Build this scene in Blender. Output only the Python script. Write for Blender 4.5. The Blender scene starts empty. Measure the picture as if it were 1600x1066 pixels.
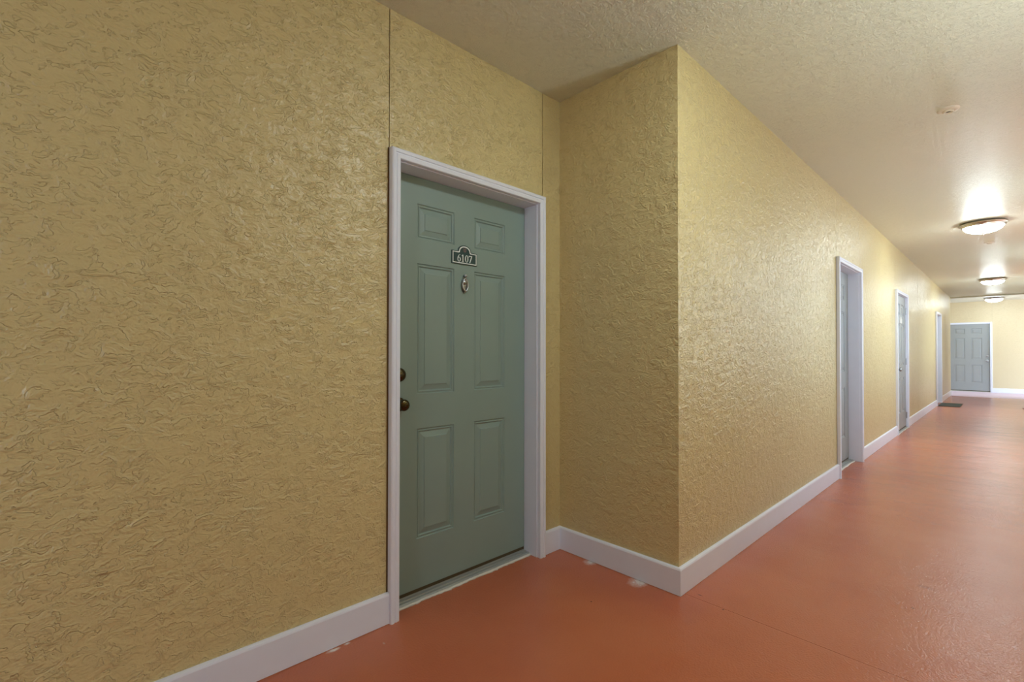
import bpy, bmesh, math, random
from mathutils import Vector, Matrix

S = bpy.context.scene
COL = S.collection
PI = math.pi
random.seed(7)

# ------------------------------------------------------------------ camera
H = 2.74
YA, YB, XC = 1.9071, 1.1336, 2.2204          # alcove wall, corridor wall, outer corner
XE, XW, YR = 18.05, 20.112, -0.72            # end of corridor wall, far wall, right wall
cam_d = bpy.data.cameras.new('camera')
cam = bpy.data.objects.new('camera', cam_d)
COL.objects.link(cam)
cam_d.sensor_width = 36.0
cam_d.lens = 739.62 / 1600 * 36
cam_d.shift_y = 0.00554
cam_d.clip_start = 0.02
cam_d.clip_end = 200
_y, _p, _r = math.radians(46.4055), math.radians(0.6178), math.radians(0.0701)
fw = Vector((math.cos(_y), math.sin(_y), 0)); rt = Vector((math.sin(_y), -math.cos(_y), 0)); up = Vector((0, 0, 1))
f2 = fw * math.cos(_p) + up * math.sin(_p); u2 = -fw * math.sin(_p) + up * math.cos(_p)
r3 = rt * math.cos(_r) + u2 * math.sin(_r); u3 = -rt * math.sin(_r) + u2 * math.cos(_r)
cam.matrix_world = Matrix(((r3.x, u3.x, -f2.x, 0), (r3.y, u3.y, -f2.y, 0), (r3.z, u3.z, -f2.z, 1.1989), (0, 0, 0, 1)))
S.camera = cam

# ------------------------------------------------------------------ world, exposure
w = bpy.data.worlds.new('sky'); S.world = w; w.use_nodes = True
bg = w.node_tree.nodes['Background']
bg.inputs[0].default_value = (0.76, 0.93, 1.10, 1)
bg.inputs[1].default_value = 4.4
LAMP = 47.0                                   # radiance of the lamp glass
S.view_settings.view_transform = 'Standard'
S.view_settings.look = 'None'
S.view_settings.exposure = 0.5
S.view_settings.gamma = 1.0
S.view_settings.use_curve_mapping = False
try:
    S.cycles.max_bounces = 10; S.cycles.diffuse_bounces = 8; S.cycles.sample_clamp_indirect = 6
    S.cycles.caustics_reflective = False; S.cycles.caustics_refractive = False
except Exception:
    pass

# ------------------------------------------------------------------ materials
def lin(c):
    return tuple(((v / 255) / 12.92 if v / 255 <= 0.04045 else ((v / 255 + 0.055) / 1.055) ** 2.4) for v in c) + (1.0,)

class NT:
    def __init__(s, name):
        s.m = bpy.data.materials.new(name); s.m.use_nodes = True
        s.t = s.m.node_tree; s.b = s.t.nodes['Principled BSDF']
        s.co = s.t.nodes.new('ShaderNodeTexCoord').outputs['Object']
    def n(s, kind, **kw):
        nd = s.t.nodes.new('ShaderNode' + kind)
        for k, v in kw.items():
            if k.startswith('i_'):
                nd.inputs[k[2:].replace('_', ' ')].default_value = v
            else:
                setattr(nd, k, v)
        return nd
    def l(s, a, b): s.t.links.new(a, b)
    def noise(s, scale, detail=2, dist=0.0, rough=0.5, vec=None):
        nd = s.n('TexNoise', i_Scale=scale, i_Detail=detail, i_Distortion=dist, i_Roughness=rough)
        s.l(vec or s.co, nd.inputs['Vector']); return nd.outputs['Fac']
    def map(s, scale):
        m = s.n('Mapping'); m.inputs['Scale'].default_value = scale; s.l(s.co, m.inputs['Vector']); return m.outputs[0]
    def ramp(s, fac, stops):
        r = s.n('ValToRGB'); e = r.color_ramp.elements
        while len(e) < len(stops): e.new(0.5)
        for i, (p, v) in enumerate(stops):
            e[i].position = p; e[i].color = v if isinstance(v, tuple) else (v, v, v, 1)
        s.l(fac, r.inputs[0]); return r.outputs[0]
    def math(s, op, a, b, c=None):
        m = s.n('Math', operation=op)
        for i, v in enumerate((a, b, c)):
            if v is None: continue
            if isinstance(v, (int, float)): m.inputs[i].default_value = v
            else: s.l(v, m.inputs[i])
        return m.outputs[0]
    def bump(s, h, strength, distance):
        b = s.n('Bump'); b.inputs['Strength'].default_value = strength; b.inputs['Distance'].default_value = distance
        s.l(h, b.inputs['Height']); s.l(b.outputs[0], s.b.inputs['Normal'])

def stucco(name, rgb, rgb2, rough, scale, strength, dist, fine=0.25, gloss=0.5, flakes=True):
    t = NT(name)
    v = t.map((.85, .85, 1.2) if flakes else (1, 1, 1))
    n1 = t.noise(scale, 3, 0.35, 0.62, v)
    # overlapping trowel flakes: each level set rises sharply and fades slowly
    f = t.math('FRACT', t.math('MULTIPLY', n1, 5.0), 0)
    terr = t.ramp(f, [(0.0, 0.0), (0.17, 1.0), (0.45, 0.62), (1.0, 0.0)])
    n2 = t.noise(scale * 0.8, 2, 0.4)
    patch = t.ramp(n2, [(0.36, 0.45), (0.58, 1.0)])
    h = t.math('MULTIPLY', terr, patch)
    n3 = t.noise(scale * 5, 2)
    h = t.math('MULTIPLY_ADD', n3, fine, h)
    n4 = t.noise(1.1, 2)
    h = t.math('MULTIPLY_ADD', n4, 6.0, h)
    t.bump(h, strength, dist)
    mix = t.n('Mix', data_type='RGBA'); mix.inputs['A'].default_value = lin(rgb); mix.inputs['B'].default_value = lin(rgb2)
    t.l(t.noise(0.8, 3), mix.inputs['Factor']); t.l(mix.outputs['Result'], t.b.inputs['Base Color'])
    t.b.inputs['Roughness'].default_value = rough
    t.b.inputs['Specular IOR Level'].default_value = gloss
    return t.m

def paint(name, rgb, rough=0.45, var=0.06, bump=0.0, metal=0.0, scale=9, spec=0.5):
    t = NT(name)
    c = lin(rgb)
    mix = t.n('Mix', data_type='RGBA')
    mix.inputs['A'].default_value = tuple(v * (1 - var) for v in c[:3]) + (1,)
    mix.inputs['B'].default_value = tuple(min(1, v * (1 + var)) for v in c[:3]) + (1,)
    t.l(t.noise(scale, 3), mix.inputs['Factor']); t.l(mix.outputs['Result'], t.b.inputs['Base Color'])
    t.b.inputs['Roughness'].default_value = rough; t.b.inputs['Metallic'].default_value = metal
    t.b.inputs['Specular IOR Level'].default_value = spec
    if bump: t.bump(t.noise(60, 2), bump, 0.001)
    return t.m

M = {}
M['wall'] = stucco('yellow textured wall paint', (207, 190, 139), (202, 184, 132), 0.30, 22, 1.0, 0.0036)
M['wall_far'] = stucco('yellow textured wall paint paled for daylight', (214, 200, 166), (209, 195, 160), 0.36, 20, 1.0, 0.0026)  # wall paint with the far end's strong daylight mixed into its colour
M['ceiling'] = stucco('tan textured ceiling paint', (221, 222, 206), (216, 217, 200), 0.35, 44, 1.0, 0.0026, flakes=False)
M['trim'] = paint('white trim paint', (222, 226, 238), 0.38, 0.03)
M['slab'] = paint('grey green door paint', (130, 150, 144), 0.42, 0.05, 0.15, scale=4)
M['slab_grey'] = paint('grey door paint', (150, 155, 156), 0.42, 0.04, 0.15, scale=4)
M['nickel'] = paint('brushed nickel', (196, 188, 176), 0.28, 0.04, metal=1.0)
M['brass'] = paint('aged brass', (84, 76, 56), 0.22, 0.1, metal=1.0)
M['chrome'] = paint('dull chrome', (176, 178, 182), 0.3, 0.06, metal=1.0)
M['alu'] = paint('threshold aluminium', (158, 160, 156), 0.4, 0.1, metal=0.3)
M['rubber'] = paint('brown door sweep rubber', (78, 66, 44), 0.6)
M['dark'] = paint('dark joint and casing shadow', (96, 72, 34), 0.8)
M['caulk'] = paint('white caulk', (214, 210, 200), 0.6, 0.08, 0.4)
M['plate'] = paint('dark teal enamel', (38, 66, 66), 0.4)
M['letter'] = paint('white enamel', (232, 238, 236), 0.45)
M['emblem'] = paint('dull rose enamel', (122, 98, 96), 0.5)
M['white_plate'] = paint('white plate enamel', (225, 226, 222), 0.45)
M['mat_green'] = paint('dark green grey mat pile', (70, 74, 68), 0.95, 0.3, 0.6, scale=60)
M['mat_brown'] = paint('brown mat pile', (92, 50, 38), 0.95, 0.3, 0.6, scale=60)
M['porcelain'] = paint('sprinkler white', (226, 220, 206), 0.4)
M['dark_cup'] = paint('dark cup', (60, 54, 46), 0.6)  # plain dark brown for the sprinkler head and key slots
M['slab_concrete'] = paint('pale lilac concrete coating', (206, 186, 204), 0.55, 0.05)

# floor: glossy coral deck coating, sprayed white paint marks at the skirting
t = NT('coral floor coating')
mix = t.n('Mix', data_type='RGBA'); mix.inputs['A'].default_value = lin((178, 96, 64)); mix.inputs['B'].default_value = lin((186, 108, 76))
t.l(t.ramp(t.noise(1.3, 4), [(0.35, 0.0), (0.65, 1.0)]), mix.inputs['Factor'])
colr = mix.outputs['Result']
sx = t.n('SeparateXYZ'); t.l(t.co, sx.inputs[0])
def blob(cx, cy, rx, ry, nscale=30):
    dx = t.math('DIVIDE', t.math('SUBTRACT', sx.outputs[0], cx), rx); dy = t.math('DIVIDE', t.math('SUBTRACT', sx.outputs[1], cy), ry)
    r2 = t.math('ADD', t.math('MULTIPLY', dx, dx), t.math('MULTIPLY', dy, dy))
    v = t.math('ADD', r2, t.math('MULTIPLY', t.math('SUBTRACT', t.noise(nscale, 4, 0, 0.7), 0.5), 1.4))
    return t.ramp(v, [(0.0, 1.0), (0.25, .45), (0.9, 0.0)])
for (cx, cy, rx, ry, c, a) in ((2.195, 1.34, .085, .06, (214, 208, 206), .85), (2.20, 1.655, .055, .045, (214, 208, 206), .85),
                               (0.80, 1.878, .035, .014, (225, 218, 210), .9), (0.86, 1.882, .016, .01, (225, 218, 210), .9),
                               (1.852, 1.392, .006, .006, (60, 34, 26), 1), (2.24, .926, .006, .006, (60, 34, 26), 1),
                               (2.29, 1.06, .005, .02, (70, 40, 34), .9), (0.97, 1.78, .006, .01, (190, 150, 130), .8),
                               (3.2, .30, .03, .05, (130, 66, 48), .5), (2.9, .32, .012, .012, (90, 50, 40), .7),
                               (6.2, .25, .02, .2, (150, 84, 64), .5)):
    m2 = t.n('Mix', data_type='RGBA'); t.l(t.math('MULTIPLY', blob(cx, cy, rx, ry), a), m2.inputs['Factor'])
    t.l(colr, m2.inputs['A']); m2.inputs['B'].default_value = lin(c); colr = m2.outputs['Result']
t.l(colr, t.b.inputs['Base Color'])
t.b.inputs['Roughness'].default_value = 0.21
hh = t.math('MULTIPLY_ADD', t.noise(115, 2), 1.3, t.math('MULTIPLY', t.noise(2.2, 3, 0.3, 0.5, t.map((1.3, 0.8, 1))), 6.0))
t.bump(hh, 0.8, 0.002)
M['floor'] = t.m

def emit(name, rgb, k):
    t = NT(name)
    t.b.inputs['Base Color'].default_value = (0.9, 0.88, 0.84, 1)
    t.b.inputs['Emission Color'].default_value = rgb + (1,)
    t.b.inputs['Emission Strength'].default_value = k
    t.b.inputs['Roughness'].default_value = 0.3
    return t.m
M['glass'] = emit('lit frosted lamp glass', (0.84, 0.97, 1.0), LAMP)

# ------------------------------------------------------------------ mesh helpers
def obj(name, bm, m, parent=None, smooth=False, loc=None):
    bmesh.ops.recalc_face_normals(bm, faces=bm.faces)
    me = bpy.data.meshes.new(name); bm.to_mesh(me); bm.free()
    me.materials.append(M[m])
    if smooth:
        for p in me.polygons: p.use_smooth = True
    o = bpy.data.objects.new(name, me); COL.objects.link(o)
    if parent is not None: o.parent = parent
    if loc: o.location = loc
    return o
def box(bm, x0, x1, y0, y1, z0, z1):
    v = [bm.verts.new((x, y, z)) for x in (x0, x1) for y in (y0, y1) for z in (z0, z1)]
    for q in ((0, 1, 3, 2), (4, 6, 7, 5), (0, 4, 5, 1), (2, 3, 7, 6), (0, 2, 6, 4), (1, 5, 7, 3)):
        bm.faces.new([v[i] for i in q])
def bbox(*a):
    bm = bmesh.new(); box(bm, *a); return bm
def bev(bm, w, seg=2):
    bmesh.ops.bevel(bm, geom=bm.edges[:], offset=w, segments=seg, affect='EDGES', profile=0.5); return bm
def lathe(bm, prof, n=32, axis='Z', loc=(0, 0, 0), cap=True):
    """prof: (radius, height) list"""
    rings = []
    for r, h in prof:
        ring = []
        if r < 1e-6:
            P = [(0, 0, h)]
        else:
            P = [(r * math.cos(2 * PI * k / n), r * math.sin(2 * PI * k / n), h) for k in range(n)]
        for x, y, z in P:
            if axis == 'Y': x, y, z = x, z, y
            ring.append(bm.verts.new((x + loc[0], y + loc[1], z + loc[2])))
        rings.append(ring)
    for a, b in zip(rings, rings[1:]):
        for k in range(n):
            k2 = (k + 1) % n
            if len(a) == 1 and len(b) == 1: break
            if len(a) == 1: bm.faces.new((a[0], b[k], b[k2]))
            elif len(b) == 1: bm.faces.new((a[k], b[0], a[k2]))
            else: bm.faces.new((a[k], b[k], b[k2], a[k2]))
    if cap:
        for r in (rings[0], rings[-1]):
            if len(r) > 2: bm.faces.new(r)
    return bm
def prism(bm, pts, d0, d1, plane='XZ'):
    """closed outline extruded along Y between d0 and d1"""
    A = [bm.verts.new((x, d0, z)) for x, z in pts]; B = [bm.verts.new((x, d1, z)) for x, z in pts]
    bm.faces.new(A); bm.faces.new(B[::-1])
    for i in range(len(pts)):
        j = (i + 1) % len(pts); bm.faces.new((A[i], B[i], B[j], A[j]))
    return bm
def tag(o, label=None, cat=None, group=None, kind=None):
    if label: o['label'] = label
    if cat: o['category'] = cat
    if group: o['group'] = group
    if kind: o['kind'] = kind
    return o
def struct(o, label=None, cat=None): return tag(o, label, cat, kind='structure')
def empty(name, loc=(0, 0, 0), rz=0):
    o = bpy.data.objects.new(name, None); COL.objects.link(o); o.location = loc; o.rotation_euler = (0, 0, rz); o.empty_display_size = .1
    return o

# ------------------------------------------------------------------ doors' places (outer casing edges)
CW = 0.045                                   # casing width
HC = 2.1123                                  # casing head
D = dict(x0=1.0554, x1=2.0648)
E = dict(x0=5.345, x1=6.385)
F = dict(x0=8.74, x1=9.81)
G = dict(x0=14.15, x1=15.22)

# ------------------------------------------------------------------ walls: backing + skin panels with joints
PT = 0.008                                   # panel thickness
def wall_x(name, y, back, x0, x1, holes, seams, label, ceil=H):
    """wall facing -Y at y. holes: (xa, xb, ztop). panels are split at the seams"""
    bm = bmesh.new()
    xs = x0
    for xa, xb, zt in holes:
        box(bm, xs, xa, y + PT, back, 0, ceil); box(bm, xa, xb, y + PT, back, zt, ceil); xs = xb
    box(bm, xs, x1, y + PT, back, 0, ceil)
    wl = struct(obj(name, bm, 'dark'), label, 'wall')
    cuts = sorted(set([x0, x1] + list(seams)))
    g = 0.0022
    for a, b in zip(cuts, cuts[1:]):
        z0 = 0
        for xa, xb, zt in holes:
            if a >= xa - .03 and b <= xb + .03: z0 = zt
        a2 = a + (g if a > x0 else 0); b2 = b - (g if b < x1 else 0)
        obj('wall_panel', bbox(a2, b2, y, y + PT, z0, ceil), 'wall', wl)
    return wl
wall_x('wall_left', YA, YA + .25, -7.0, XC, [(D['x0'] + .001, D['x1'] - .001, HC - .02)], (D['x0'], D['x1']),
       'yellow textured alcove wall around the nearest grey green door')
wall_x('wall_corridor', YB, YB + .25, XC + PT, XE - PT, [(d['x0'] + .001, d['x1'] - .001, HC - .02) for d in (E, F, G)],
       (E['x0'], E['x1'], F['x0'], F['x1'], 11.2, G['x0'], G['x1'], 16.6), 'long yellow textured corridor wall with the row of recessed doors')
# return wall (faces -X) and the far end return (faces +X)
wr = struct(obj('wall_return', bbox(XC + PT, XC + .25, YB + PT, YA + .25, 0, H), 'dark'), 'short yellow textured return wall between alcove and corridor', 'wall')
obj('wall_panel', bbox(XC, XC + PT, YB, YA + .25, 0, H), 'wall', wr)
we = struct(obj('wall_passage', bbox(XE - .25, XE - PT, YB + .25, 5.5, 0, H), 'dark'), 'end face of the corridor wall at the cross passage', 'wall')
obj('wall_panel', bbox(XE - PT, XE, YB, 5.5, 0, H), 'wall', we)
# right wall (behind / beside the camera), faces +Y
ADDED_BAYS = ((-4.6, -1.9), (4.3, 5.6), (7.2, 9.3), (12.0, 14.0))      # daylight bays over a parapet, added in the unseen wall
ZP, ZO = 1.0, 2.4
def right_pieces(y0, y1, gap=0.0):
    P_ = []; xs = -7.0
    for a, b in ADDED_BAYS + ((XE, XE),):
        P_.append((xs, a, 0, H)); xs = b
    for a, b in ADDED_BAYS: P_ += [(a, b, 0, ZP), (a, b, ZO, H)]
    return [(a + gap, b - gap, y0, y1, c, d_) for a, b, c, d_ in P_]
bm = bmesh.new()
for r_ in right_pieces(YR - .2, YR - PT): box(bm, *r_)
wR = struct(obj('wall_right', bm, 'wall'), 'yellow textured wall with added daylight bays on the right side of the corridor', 'wall')
for r_ in right_pieces(YR - PT, YR, .0015): obj('wall_panel', bbox(*r_), 'wall', wR)
wb = struct(obj('added_wall_back', bbox(-7.25, -7.0 - PT, YR - .2, YA + .25, 0, H), 'dark'), 'added yellow textured wall closing the corridor behind the viewer', 'wall')  # unseen wall added to keep rear daylight off the return wall
obj('wall_panel', bbox(-7.0 - PT, -7.0, YR, YA, 0, H), 'wall', wb)  # facing of the added back wall
# far end wall (faces -X)
HX = dict(y0=.345, y1=1.385)                 # far door, outer casing edges along Y
bm = bmesh.new()
box(bm, XW + PT, XW + .25, -4.5, HX['y0'] + .001, 0, H); box(bm, XW + PT, XW + .25, HX['y1'] - .001, 5.5, 0, H)
box(bm, XW + PT, XW + .25, HX['y0'], HX['y1'], HC - .02, H)
wf = struct(obj('wall_far', bm, 'dark'), 'brightly lit yellow wall closing the far end of the corridor', 'wall')
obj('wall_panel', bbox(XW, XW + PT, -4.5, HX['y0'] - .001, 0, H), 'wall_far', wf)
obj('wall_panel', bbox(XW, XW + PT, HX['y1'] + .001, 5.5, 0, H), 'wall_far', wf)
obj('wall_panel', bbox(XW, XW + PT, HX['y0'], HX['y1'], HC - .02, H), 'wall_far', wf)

# floor: slab sections with narrow joints
fl = struct(obj('floor', bbox(-7.0, XW + .25, -4.5, 5.5, -.2, -.006), 'floor'), 'coral coated concrete corridor floor with cross joints', 'floor')
js = [-7.0, -3.4, 2.25, 7.86, 12.55, 17.80]
for i, (a, b) in enumerate(zip(js, js[1:])):
    obj('floor_slab', bbox(a + .0009, b - .0009, YR, YA + .12, -.006, 0), 'floor', fl)
tag(obj('floor_slab', bbox(17.803, XW + .06, -4.5, 5.5, -.006, 0), 'slab_concrete', fl), 'pale lilac coated floor strip of the cross passage')
# ceiling
ce = struct(obj('ceiling', bbox(-7.0, XW + .25, YR - .3, 5.5, H + .01, H + .2), 'dark'), 'tan textured glossy corridor ceiling', 'ceiling')
for a, b in ((-7.0, -.6), (-.6, 5.65), (5.65, 11.9), (11.9, XE)):
    obj('ceiling_board', bbox(a + .001, b - .001, YR - .2, YA + .25, H, H + .01), 'ceiling', ce)
obj('ceiling_board', bbox(XE + .001, XW + .25, -4.5, 5.5, H, H + .01), 'ceiling', ce)
struct(obj('trim_1', bbox(XE - .02, XE + .02, YR, YB + .02, H - .035, H), 'ceiling'), 'narrow tan strip across the ceiling at the cross passage', 'trim')

# ------------------------------------------------------------------ skirting boards
HB, TB = 0.135, 0.018
def skirt(name, p, q, n, m0=0, m1=0, label=''):
    """board from p to q along wall, n = outward normal; m0/m1: mitre at ends (+1 outside, -1 inside)"""
    p = Vector((p[0], p[1])); q = Vector((q[0], q[1])); n = Vector(n); d = (q - p).normalized()
    prof = [(0, 0.002), (TB, 0.002), (TB, HB - .010), (TB - .003, HB - .003), (TB - .009, HB), (0, HB)]
    bm = bmesh.new(); A = []; B = []
    for t_, z in prof:
        a = p + n * t_ - d * (t_ * m0); b = q + n * t_ + d * (t_ * m1)
        A.append(bm.verts.new((a.x, a.y, z))); B.append(bm.verts.new((b.x, b.y, z)))
    for i in range(len(prof)):
        j = (i + 1) % len(prof); bm.faces.new((A[i], A[j], B[j], B[i]))
    bm.faces.new(A); bm.faces.new(B[::-1])
    return struct(obj(name, bm, 'trim'), label, 'skirting board')
skirt('baseboard_left', (-7, YA), (D['x0'] + .004, YA), (0, -1), label='white skirting board left of the nearest door')
skirt('baseboard_alcove', (D['x1'] - .001, YA), (XC, YA), (0, -1), 0, -1, label='short white skirting stub between nearest door and alcove corner')
skirt('baseboard_return', (XC, YA), (XC, YB), (-1, 0), -1, 1, label='white skirting board along the short return wall')
skirt('baseboard_corner', (XC, YB), (E['x0'] + .006, YB), (0, -1), 1, 0, label='long white skirting board from the outer corner to the second door')
skirt('baseboard_corridor', (E['x1'] - .001, YB), (F['x0'] + .004, YB), (0, -1), label='white skirting board between second and third doors')
skirt('baseboard_passage', (F['x1'] - .001, YB), (G['x0'] + .004, YB), (0, -1), label='white skirting board between third and fourth doors')
skirt('baseboard_end', (G['x1'] - .001, YB), (XE, YB), (0, -1), 0, 1, label='last white skirting board before the cross passage')
skirt('baseboard_turn', (XE, YB), (XE, 5.5), (1, 0), 1, 0, label='white skirting board turning into the cross passage')
skirt('baseboard_far', (XW, HX['y0'] + .002), (XW, -4.5), (-1, 0), label='white skirting board on the far wall right of its door')
skirt('baseboard_beyond', (XW, HX['y1']), (XW, 5.5), (-1, 0), label='white skirting board on the far wall left of its door')
skirt('baseboard_right', (XE, YR), (-7, YR), (0, 1), label='white skirting board along the right wall')

# ------------------------------------------------------------------ doors
CASE = [(0, 0), (0, .024), (.003, .027), (.018, .029), (.0215, .026), (.0245, .0262), (.027, .030), (.038, .032), (.0435, .029), (.045, .025), (.045, 0)]
def sweep_frame(bm, prof, w, h, y=0.0):
    """profile (u outward from opening, v proud of the wall) swept up, across and down around w x h"""
    rings = []
    for (x, z, dx, dz) in ((0, 0, -1, 0), (0, h, -1, 1), (w, h, 1, 1), (w, 0, 1, 0)):
        rings.append([bm.verts.new((x + dx * u, y - v, z + dz * u)) for u, v in prof])
    n = len(prof)
    for a, b in zip(rings, rings[1:]):
        for i in range(n):
            j = (i + 1) % n; bm.faces.new((a[i], a[j], b[j], b[i]))
    bm.faces.new(rings[0]); bm.faces.new(rings[-1][::-1])

def panel_rects(w):
    s = w / .914
    xs = ((.160 * s, .388 * s), (.524 * s, .752 * s))
    zs = ((.28, .82), (.99, 1.635), (1.76, 1.93))
    return [(a, b, c, d_) for c, d_ in zs for a, b in xs]

RINGS = [(0, 0), (.003, .005), (.007, .006), (.010, .003), (.013, .003), (.017, .009), (.020, .0095), (.044, .0035), (.0455, .0005), (.049, .0)]
def slab_mesh(w, h0, h1, th):
    bm = bmesh.new(); R = panel_rects(w)
    xs = sorted(set([0, w] + [v for r in R for v in r[:2]])); zs = sorted(set([h0, h1] + [v for r in R for v in r[2:]]))
    V = {}
    def gv(x, y, z):
        k = (round(x, 5), round(y, 5), round(z, 5))
        if k not in V: V[k] = bm.verts.new((x, y, z))
        return V[k]
    for xa, xb in zip(xs, xs[1:]):
        for za, zb in zip(zs, zs[1:]):
            if any(abs(xa - r[0]) < 1e-6 and abs(za - r[2]) < 1e-6 for r in R): continue
            bm.faces.new((gv(xa, 0, za), gv(xb, 0, za), gv(xb, 0, zb), gv(xa, 0, zb)))
    c = [(0, h0), (w, h0), (w, h1), (0, h1)]
    bk = [bm.verts.new((x, th, z)) for x, z in c]
    bm.faces.new(bk[::-1])
    # sides follow the boundary vertices
    def side(pts, b0, b1):
        bm.faces.new([gv(*p) for p in pts] + [b1, b0])
    side([(x, 0, h0) for x in xs], bk[0], bk[1]); side([(w, 0, z) for z in zs], bk[1], bk[2])
    side([(x, 0, h1) for x in xs[::-1]], bk[2], bk[3]); side([(0, 0, z) for z in zs[::-1]], bk[3], bk[0])
    return bm
def panel_mesh(r):
    bm = bmesh.new(); a, b, c, d_ = r; prev = None
    for ins, dep in RINGS:
        ring = [bm.verts.new((x, dep, z)) for x, z in ((a + ins, c + ins), (b - ins, c + ins), (b - ins, d_ - ins), (a + ins, d_ - ins))]
        if prev:
            for i in range(4):
                j = (i + 1) % 4; bm.faces.new((prev[i], prev[j], ring[j], ring[i]))
        prev = ring
    bm.faces.new(prev)
    return bm

def make_door(name, loc, rz, width, recess, label, slab_mat, knob_side, hinges=False, km='brass'):
    """local frame: x along the wall from the inner left casing edge, +y into the wall, z up. width = clear opening"""
    root = struct(empty(name, loc, rz), label, 'door')
    w = width; h = HC - CW
    bm = bmesh.new(); sweep_frame(bm, CASE, w, h); cs = obj('casing', bm, 'trim', root); 
    # jamb liner with a small reveal, and the stop behind the slab
    bm = bmesh.new()
    j0, j1 = .0, recess + .07
    r = .004
    box(bm, -.0435, r, j0, j1, 0, h + .015); box(bm, w - r, w + .0435, j0, j1, 0, h + .015); box(bm, r, w - r, j0, j1, h - r, h + .015)
    box(bm, r, r + .012, recess + .048, j1, 0, h - r); box(bm, w - r - .012, w - r, recess + .048, j1, 0, h - r)
    obj('jamb', bm, 'trim', root)
    if recess > .05: tag(obj('casing_shadow', bbox(-CW - .007, -CW, -.0015, .0, HB, h + CW), 'dark', root), 'dark brown strip painted in as the casing shadow')  # casing's cast shadow laid on the wall as a dark strip
    sw = w - 2 * r - .006; sx0 = r + .003
    sl = obj('door_slab', slab_mesh(sw, .038, h - r - .003, .044), slab_mat, root, loc=(sx0, recess, 0))
    for rc in panel_rects(sw): obj('panel', panel_mesh(rc), slab_mat, sl)
    tag(obj('door_sweep', bbox(r + .001, w - r - .001, recess + .004, recess + .03, .0195, .038), 'rubber', root), 'dark brown rubber sweep under the slab')
    # threshold with ridges
    f = -.045 if recess > .05 else -.022
    wf_ = 1 if recess > .05 else .45
    prof = [(f, .001), (f, .006), (f + .008 * wf_, .012), (f + .016 * wf_, .013), (f + .018 * wf_, .010), (f + .026 * wf_, .010), (f + .028 * wf_, .015), (f + .040 * wf_, .016),
            (f + .042 * wf_, .012), (f + .048 * wf_, .012), (f + .05 * wf_, .0185), (.045, .0185), (.045, .001)]
    bm = bmesh.new()
    A = [bm.verts.new((r, recess + y, z)) for y, z in prof]; B = [bm.verts.new((w - r, recess + y, z)) for y, z in prof]
    for i in range(len(prof)):
        j = (i + 1) % len(prof); bm.faces.new((A[i], A[j], B[j], B[i]))
    bm.faces.new(A[::-1]); bm.faces.new(B)
    th = obj('threshold', bm, 'alu', root)
    # ragged caulk along its front
    bm = bmesh.new(); n = 70; rows = []
    for k in range(n + 1):
        x = r + (w - 2 * r) * k / n
        wd = .002 + (.006 if recess > .05 else 0) + .007 * random.random() ** 2 + .005 * (1 + math.sin(k * .31))* .5
        rows.append([bm.verts.new((x, recess + f + .004, .0075)), bm.verts.new((x, recess + f - wd * .5, .005 + .002 * random.random())), bm.verts.new((x, recess + f - wd, .0002)), bm.verts.new((x, recess + f + .004, .0002))])
    for a, b in zip(rows, rows[1:]):
        for i in range(4):
            j = (i + 1) % 4; bm.faces.new((a[i], b[i], b[j], a[j]))
    bm.faces.new(rows[0]); bm.faces.new(rows[-1][::-1])
    tag(obj('caulk', bm, 'caulk', root, smooth=True), 'ragged white caulk bead in front of the threshold')
    # lockset
    kx = sx0 + (.060 if knob_side == 'L' else sw - .060)
    bm = bmesh.new()
    lathe(bm, [(.033, 0), (.033, -.004), (.029, -.008), (.016, -.010), (.0125, -.014), (.0115, -.026), (.016, -.030), (.024, -.035), (.0275, -.043), (.0275, -.050), (.024, -.057), (.015, -.060), (0, -.0605)], 32, 'Y')
    kb = tag(obj('doorknob', bm, km, root, True, (kx, recess - .0005, .947)), 'round aged brass doorknob' if km == 'brass' else 'round grey metal doorknob')
    obj('keyhole', bbox(-.0012, .0012, -.0612, -.0595, -.006, .006), 'dark_cup', kb)
    bm = bmesh.new()
    lathe(bm, [(.033, 0), (.033, -.006), (.031, -.012), (.024, -.018), (.023, -.0185), (.0215, -.020), (0, -.020)], 32, 'Y')
    db = tag(obj('deadbolt', bm, km, root, True, (kx, recess - .0005, 1.088)), 'aged brass deadbolt rose' if km == 'brass' else 'grey metal deadbolt rose')
    obj('key_slot', bbox(-.0012, .0012, -.0212, -.0195, -.006, .006), 'dark_cup', db)
    if hinges:
        for z in (.20, 1.05, 1.85):
            bm = bmesh.new(); lathe(bm, [(.0, -.052), (.005, -.050), (.008, -.046), (.008, .046), (.005, .050), (0, .052)], 16, 'Z', (0, -.006, 0))
            box(bm, -.03, 0, -.0035, .001, -.045, .045)
            tag(obj('hinge', bm, 'chrome', root, False, (w - r, recess, z)), 'grey steel hinge')
    return root

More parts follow.
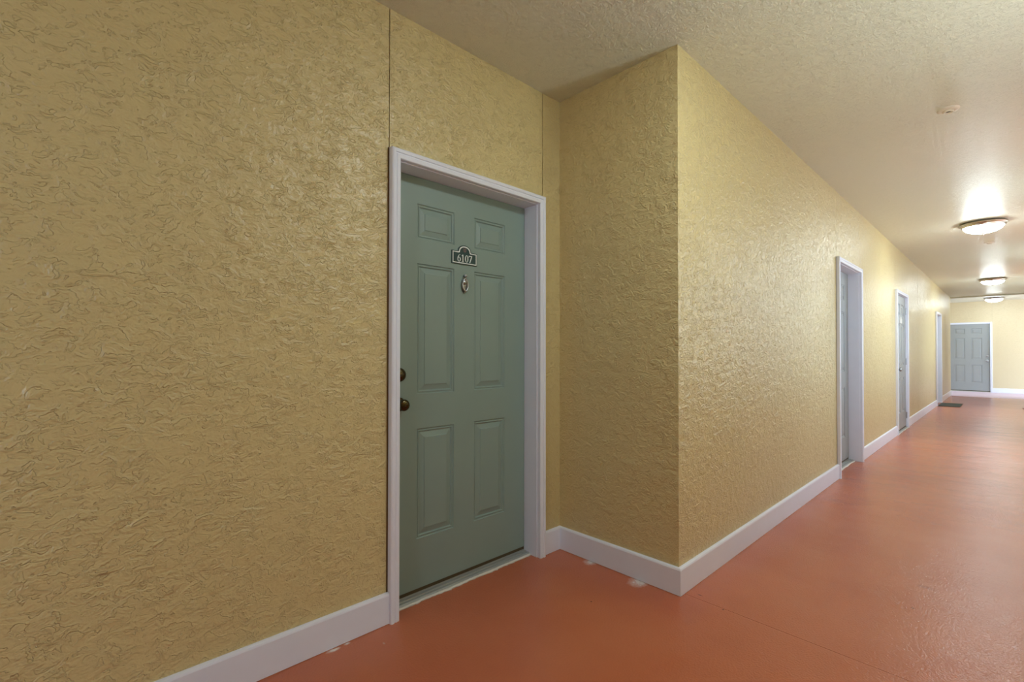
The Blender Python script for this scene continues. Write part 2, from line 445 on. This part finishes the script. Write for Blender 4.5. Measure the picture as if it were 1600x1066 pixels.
dD = make_door('door_1', (D['x0'] + CW, YA, 0), 0, D['x1'] - D['x0'] - 2 * CW, .10,
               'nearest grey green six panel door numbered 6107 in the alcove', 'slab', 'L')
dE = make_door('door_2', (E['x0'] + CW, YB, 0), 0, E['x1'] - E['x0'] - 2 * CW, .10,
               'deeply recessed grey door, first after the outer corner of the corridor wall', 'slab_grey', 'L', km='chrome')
dF = make_door('door_3', (F['x0'] + CW, YB, 0), 0, F['x1'] - F['x0'] - 2 * CW, .006,
               'grey door set flush in the corridor wall with a small white plate', 'slab_grey', 'L', hinges=True, km='chrome')
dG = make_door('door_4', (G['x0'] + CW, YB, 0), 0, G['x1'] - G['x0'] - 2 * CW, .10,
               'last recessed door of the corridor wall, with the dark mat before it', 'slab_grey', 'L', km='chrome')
dH = make_door('door_5', (XW, HX['y1'] - CW, 0), -PI / 2, HX['y1'] - HX['y0'] - 2 * CW, .02,
               'light grey six panel door facing down the corridor in the far wall', 'slab_grey', 'R', km='chrome')

# ------------------------------------------------------------------ number plate
def plate_outline(w, h, rise, s=1.0, inset=0.0):
    """rectangle with an arched top, small ogee shoulders"""
    hw = w / 2 - inset; y0 = inset; y1 = h - inset
    ra = rise - inset * .3; aw = .042 - inset
    pts = [(-hw, y0), (hw, y0), (hw, y1), (aw + .006, y1)]
    n = 18
    for k in range(n + 1):
        a = PI * k / n
        pts.append((aw * math.cos(a), y1 + (ra) * math.sin(a) ** .8 if 0 < k < n else y1 + .003))
    pts += [(-aw - .006, y1), (-hw, y1)]
    return pts
def ring_glyph(bm, cx, cz, rx, rz, tx, tz, y0, y1, n=28, a0=0, a1=2 * PI):
    full = abs(a1 - a0 - 2 * PI) < 1e-6
    L = []
    for k in range(n + (0 if full else 1)):
        a = a0 + (a1 - a0) * k / n
        c, s_ = math.cos(a), math.sin(a)
        o_ = (cx + rx * c, cz + rz * s_); i_ = (cx + (rx - tx) * c, cz + (rz - tz) * s_)
        L.append([bm.verts.new((o_[0], y0, o_[1])), bm.verts.new((i_[0], y0, i_[1])), bm.verts.new((i_[0], y1, i_[1])), bm.verts.new((o_[0], y1, o_[1]))])
    m = len(L)
    for k in range(m if full else m - 1):
        a, b = L[k], L[(k + 1) % m]
        for i in range(4):
            j = (i + 1) % 4; bm.faces.new((a[i], a[j], b[j], b[i]))
    if not full: bm.faces.new(L[0]); bm.faces.new(L[-1][::-1])
def stroke(bm, pts, y0, y1): prism(bm, pts, y0, y1)
def digit(ch, x, z, h, y0, y1):
    """serif digit, lower left at x, z"""
    bm = bmesh.new(); w = h * .56; t = h * .13; s = h * .045
    if ch == '0':
        ring_glyph(bm, x + w / 2, z + h / 2, w / 2, h / 2, t, s, y0, y1)
    elif ch == '1':
        c = x + w / 2
        stroke(bm, [(c - t / 2, z), (c + t / 2, z), (c + t / 2, z + h), (c - t / 2, z + h)], y0, y1)
        stroke(bm, [(c - w * .36, z), (c + w * .36, z), (c + w * .36, z + s), (c - w * .36, z + s)], y0 - .0001, y1)
        stroke(bm, [(c - t / 2, z + h), (c - w * .36, z + h * .86), (c - w * .33, z + h * .80), (c - t / 2, z + h * .88)], y0, y1)
    elif ch == '7':
        stroke(bm, [(x, z + h), (x + w, z + h), (x + w, z + h - t * .9), (x, z + h - t * .9)], y0, y1)
        stroke(bm, [(x, z + h - t * .9), (x + s * 1.3, z + h - t * .9), (x + s * .6, z + h * .74), (x, z + h * .74)], y0, y1)
        stroke(bm, [(x + w, z + h - t * .9), (x + w * .42, z), (x + w * .42 - t * 1.05, z), (x + w - t * 1.0, z + h - t * .9)], y0, y1)
    elif ch == '6':
        ring_glyph(bm, x + w / 2, z + h * .31, w / 2, h * .31, t, s, y0, y1)
        # sweeping tail
        A = []; n = 12
        for k in range(n + 1):
            u = k / n; a = PI - u * PI * .46
            A.append(((x + w * .98) + w * .98 * math.cos(a), z + h * .31 + h * .69 * math.sin(a), t * (1 - .55 * u)))
        out = [(p[0], p[1]) for p in A]; inn = [(p[0] + p[2], p[1] - p[2] * .25 * (k / n)) for k, p in enumerate(A)]
        for k in range(n):
            stroke(bm, [out[k], inn[k], inn[k + 1], out[k + 1]], y0, y1)
    return bm
slabY = .10
def number_plate(root, cx, z, recess, digits, face_mat, rim_mat, emblem=True):
    pl = obj('number_plate', prism(bmesh.new(), plate_outline(.168, .068, .034), -.006, 0), face_mat, root, loc=(cx, recess, z))
    tag(pl, 'dark teal arched number plate reading 6107' if digits else 'small white arched number plate')
    # raised white rim
    o1 = plate_outline(.168, .068, .034, inset=.004); o2 = plate_outline(.168, .068, .034, inset=.0085)
    bm = bmesh.new()
    L = []
    for a, b in zip(o1, o2):
        L.append([bm.verts.new((a[0], -.0072, a[1])), bm.verts.new((b[0], -.0072, b[1])), bm.verts.new((b[0], -.0055, b[1])), bm.verts.new((a[0], -.0055, a[1]))])
    for k in range(len(L)):
        a, b = L[k], L[(k + 1) % len(L)]
        for i in range(4): bm.faces.new((a[i], a[(i + 1) % 4], b[(i + 1) % 4], b[i]))
    obj('rim', bm, rim_mat, pl)
    if digits:
        h = .0385; pitch = h * .66; x = -pitch * 2 + h * .05
        for ch in digits:
            obj('digit', digit(ch, x, .0125, h, -.0074, -.0058), 'letter', pl); x += pitch
        bm = bmesh.new()
        ring_glyph(bm, 0, .0775, .010, .0125, .002, .002, -.0072, -.0058)
        stroke(bm, [(-.006, .0795), (-.001, .083), (.005, .081), (.006, .078), (.001, .079), (-.003, .0755)], -.0072, -.0058)
        stroke(bm, [(-.0015, .0775), (.0015, .0775), (.004, .068), (-.003, .068)], -.0072, -.0058)
        obj('emblem', bm, 'emblem', pl)
    return pl
X1 = D['x0'] + CW
number_plate(dD, 1.556 - X1, 1.664, .10, '6107', 'plate', 'letter')
number_plate(dF, (F['x1'] - F['x0']) / 2 - CW, 1.64, .006, '', 'white_plate', 'white_plate')

# ------------------------------------------------------------------ door knocker
bm = bmesh.new()
pts = []
for k in range(24):                                # pear shaped back plate, pointed below
    a = 2 * PI * k / 24
    x = .021 * math.sin(a) * (1 - .32 * math.cos(a) * (1 if math.cos(a) > 0 else .3)); z = .036 * math.cos(a) - (.016 * max(0, -math.cos(a)) ** 4)
    pts.append((x, z))
prism(bm, pts, -.004, 0)
kn = tag(obj('door_knocker', bm, 'chrome', dD, False, (1.557 - X1, .10, 1.563)), 'small dull silver urn shaped door knocker')
bm = bmesh.new(); lathe(bm, [(0, -.019), (.005, -.018), (.0085, -.013), (.009, -.008), (.006, -.003), (.0075, 0)], 20, 'Y', (0, -.002, .040))
obj('hinge_boss', bm, 'chrome', kn, True)
bm = bmesh.new(); n = 28; m = 8; rings = []
for k in range(n):
    a = 2 * PI * k / n
    rad = .0035 + .0028 * max(0, -math.cos(a)) ** 2
    cx_, cz_ = .0175 * math.sin(a) * (1 - .2 * math.cos(a)), .029 * math.cos(a) - .004 - .010 * max(0, -math.cos(a)) ** 6
    nx, nz = math.sin(a), math.cos(a)
    rings.append([bm.verts.new((cx_ + rad * math.cos(b) * nx, -.012 + rad * math.sin(b), cz_ + rad * math.cos(b) * nz)) for b in [2 * PI * q / m for q in range(m)]])
for k in range(n):
    a, b = rings[k], rings[(k + 1) % n]
    for q in range(m): bm.faces.new((a[q], a[(q + 1) % m], b[(q + 1) % m], b[q]))
obj('striker', bm, 'chrome', kn, True)
bm = bmesh.new(); lathe(bm, [(.013, -.002), (.0125, -.008), (.009, -.012), (0, -.013)], 24, 'Y', (0, 0, .006))
obj('viewer_boss', bm, 'chrome', kn, True)

# ------------------------------------------------------------------ ceiling lamps
def make_lamp():
    r = empty('ceiling_light')
    bm = bmesh.new(); lathe(bm, [(.150, 0), (.200, -.003), (.206, -.014), (.213, -.018), (.216, -.024), (.213, -.030), (.203, -.032), (.196, -.034), (.193, -.044), (.190, -.054), (.184, -.058), (.176, -.055), (.172, -.046), (.150, -.044)], 64)
    tag(obj('metal_ring', bm, 'nickel', r, True), 'brushed nickel ring')
    bm = bmesh.new()
    prof = [(.175 * math.sin(a), -.050 - .078 * math.cos(a)) for a in [PI / 2 * k / 9 for k in range(9, -1, -1)]]
    prof[-1] = (0, prof[-1][1])
    lathe(bm, prof, 40, cap=False)
    tag(obj('glass_bowl', bm, 'glass', r, True), 'lit frosted white glass bowl')
    bm = bmesh.new(); lathe(bm, [(.016, -.126), (.019, -.130), (.012, -.134), (.008, -.139), (.011, -.145), (.007, -.152), (0, -.154)], 20)
    tag(obj('finial', bm, 'nickel', r, True), 'small nickel finial')
    return r
lamp = make_lamp()
spots = [((7.906, .203), 'lit dome ceiling light nearest in view, above the stretch before the third door'),
         ((14.081, .228), 'lit dome ceiling light in the middle distance near the fourth door'),
         ((18.95, .284), 'lit dome ceiling light farthest away, in the cross passage'),
         ((1.73, .20), 'lit dome ceiling light just above the view, beside the outer corner'),
         ((-4.4, .20), 'lit dome ceiling light behind the viewpoint')]
for i, ((x, y), lb) in enumerate(spots):
    if i == 0: o = lamp
    else:
        o = lamp.copy(); COL.objects.link(o)
        for ch in list(lamp.children):
            c = ch.copy(); COL.objects.link(c); c.parent = o
    o.location = (x, y, H)
    tag(o, lb, 'ceiling light', 'dome ceiling lights along the corridor')

# ------------------------------------------------------------------ added uplights on the unseen right wall, brightening the ceiling
def make_added_sconce():
    r = empty('added_wall_uplight')
    bm = bmesh.new()
    n = 20; rings = []
    for rad, z in ((.02, -.10), (.07, -.085), (.105, -.05), (.125, 0.0), (.118, 0.0), (.098, -.045), (.065, -.075), (.0, -.085)):
        rings.append([bm.verts.new((rad * math.cos(PI * k / n), rad * math.sin(PI * k / n) + .002, z)) for k in range(n + 1)])
    for a, b in zip(rings, rings[1:]):
        for k in range(n): bm.faces.new((a[k], a[k + 1], b[k + 1], b[k]))
    bmesh.ops.remove_doubles(bm, verts=bm.verts, dist=1e-5)
    obj('shade', bm, 'porcelain', r, True)
    obj('back_plate', bev(bbox(-.13, .13, 0, .006, -.11, .01), .002, 1), 'porcelain', r)
    bm = bmesh.new(); lathe(bm, [(0, -.07), (.012, -.068), (.016, -.05), (.030, -.035), (.030, -.015), (.018, -.002), (0, 0)], 16, 'Z', (0, .055, 0))
    obj('added_bulb', bm, 'glass', r, True)
    return r
UP = 13.0
scn = make_added_sconce()
for i, (x, lb) in enumerate(((2.6, 'added half bowl wall uplight nearest to the viewer on the right wall'), (6.4, 'added half bowl wall uplight opposite the second door'),
                             (10.6, 'added half bowl wall uplight past the third door on the right wall'), (15.2, 'added half bowl wall uplight farthest along the right wall'))):
    if i == 0: o = scn
    else:
        o = scn.copy(); COL.objects.link(o)
        for ch in [c_ for c_ in scn.children if c_.type == 'MESH']:
            c = ch.copy(); COL.objects.link(c); c.parent = o
    o.location = (x, YR, 1.50); tag(o, lb, 'wall light', 'added half bowl uplights on the right wall')
    ld = bpy.data.lights.new('added_uplight', 'AREA'); ld.shape = 'DISK'; ld.size = .16; ld.energy = UP if i == 0 else UP * .6; ld.color = (.84, .95, 1.0)
    lo = bpy.data.objects.new('added_uplight', ld); COL.objects.link(lo); lo.parent = o; lo.location = (0, .085, .004); lo.rotation_euler = (PI, 0, 0)

# ------------------------------------------------------------------ sprinklers
def make_sprinkler():
    r = empty('fire_sprinkler')
    bm = bmesh.new(); lathe(bm, [(.056, 0), (.055, -.004), (.048, -.009), (.036, -.012), (.030, -.010), (.0265, -.001)], 36, cap=False)
    obj('escutcheon', bm, 'porcelain', r, True)
    bm = bmesh.new(); lathe(bm, [(.0265, -.001), (.026, -.018), (.024, -.022), (.021, -.021), (.019, -.016), (.0185, -.002), (.0, -.002)], 32, cap=False)
    obj('cup', bm, 'porcelain', r, True)
    bm = bmesh.new(); lathe(bm, [(.0, -.002), (.006, -.003), (.006, -.012), (.011, -.0135), (.011, -.0155), (0, -.0155)], 20, cap=False)
    tag(obj('sprinkler_head', bm, 'dark_cup', r, True), 'dark recessed sprinkler head')
    return r
sp = make_sprinkler(); sp.location = (4.062, .255, H)
tag(sp, 'small round recessed sprinkler in the ceiling nearest to the viewer', 'sprinkler', 'ceiling sprinklers')
s2 = sp.copy(); COL.objects.link(s2)
for ch in list(sp.children):
    c = ch.copy(); COL.objects.link(c); c.parent = s2
s2.location = (9.41, .18, H)
tag(s2, 'small round recessed sprinkler just beyond the nearest visible ceiling light', 'sprinkler', 'ceiling sprinklers')

# ------------------------------------------------------------------ mats
tag(obj('doormat', bev(bbox(-.45, .45, -.18, .18, .001, .012), .004), 'mat_green', None, False, (14.62, .925, 0)),
    'dark grey green doormat on the floor before the fourth door', 'doormat')
o = obj('doormat', bev(bbox(-.30, .30, -.22, .22, .001, .012), .004), 'mat_brown', None, False, (14.62, -.445, 0))
o.rotation_euler = (0, 0, math.radians(8))
tag(o, 'brown doormat against the right wall, its corner just entering the view', 'doormat')
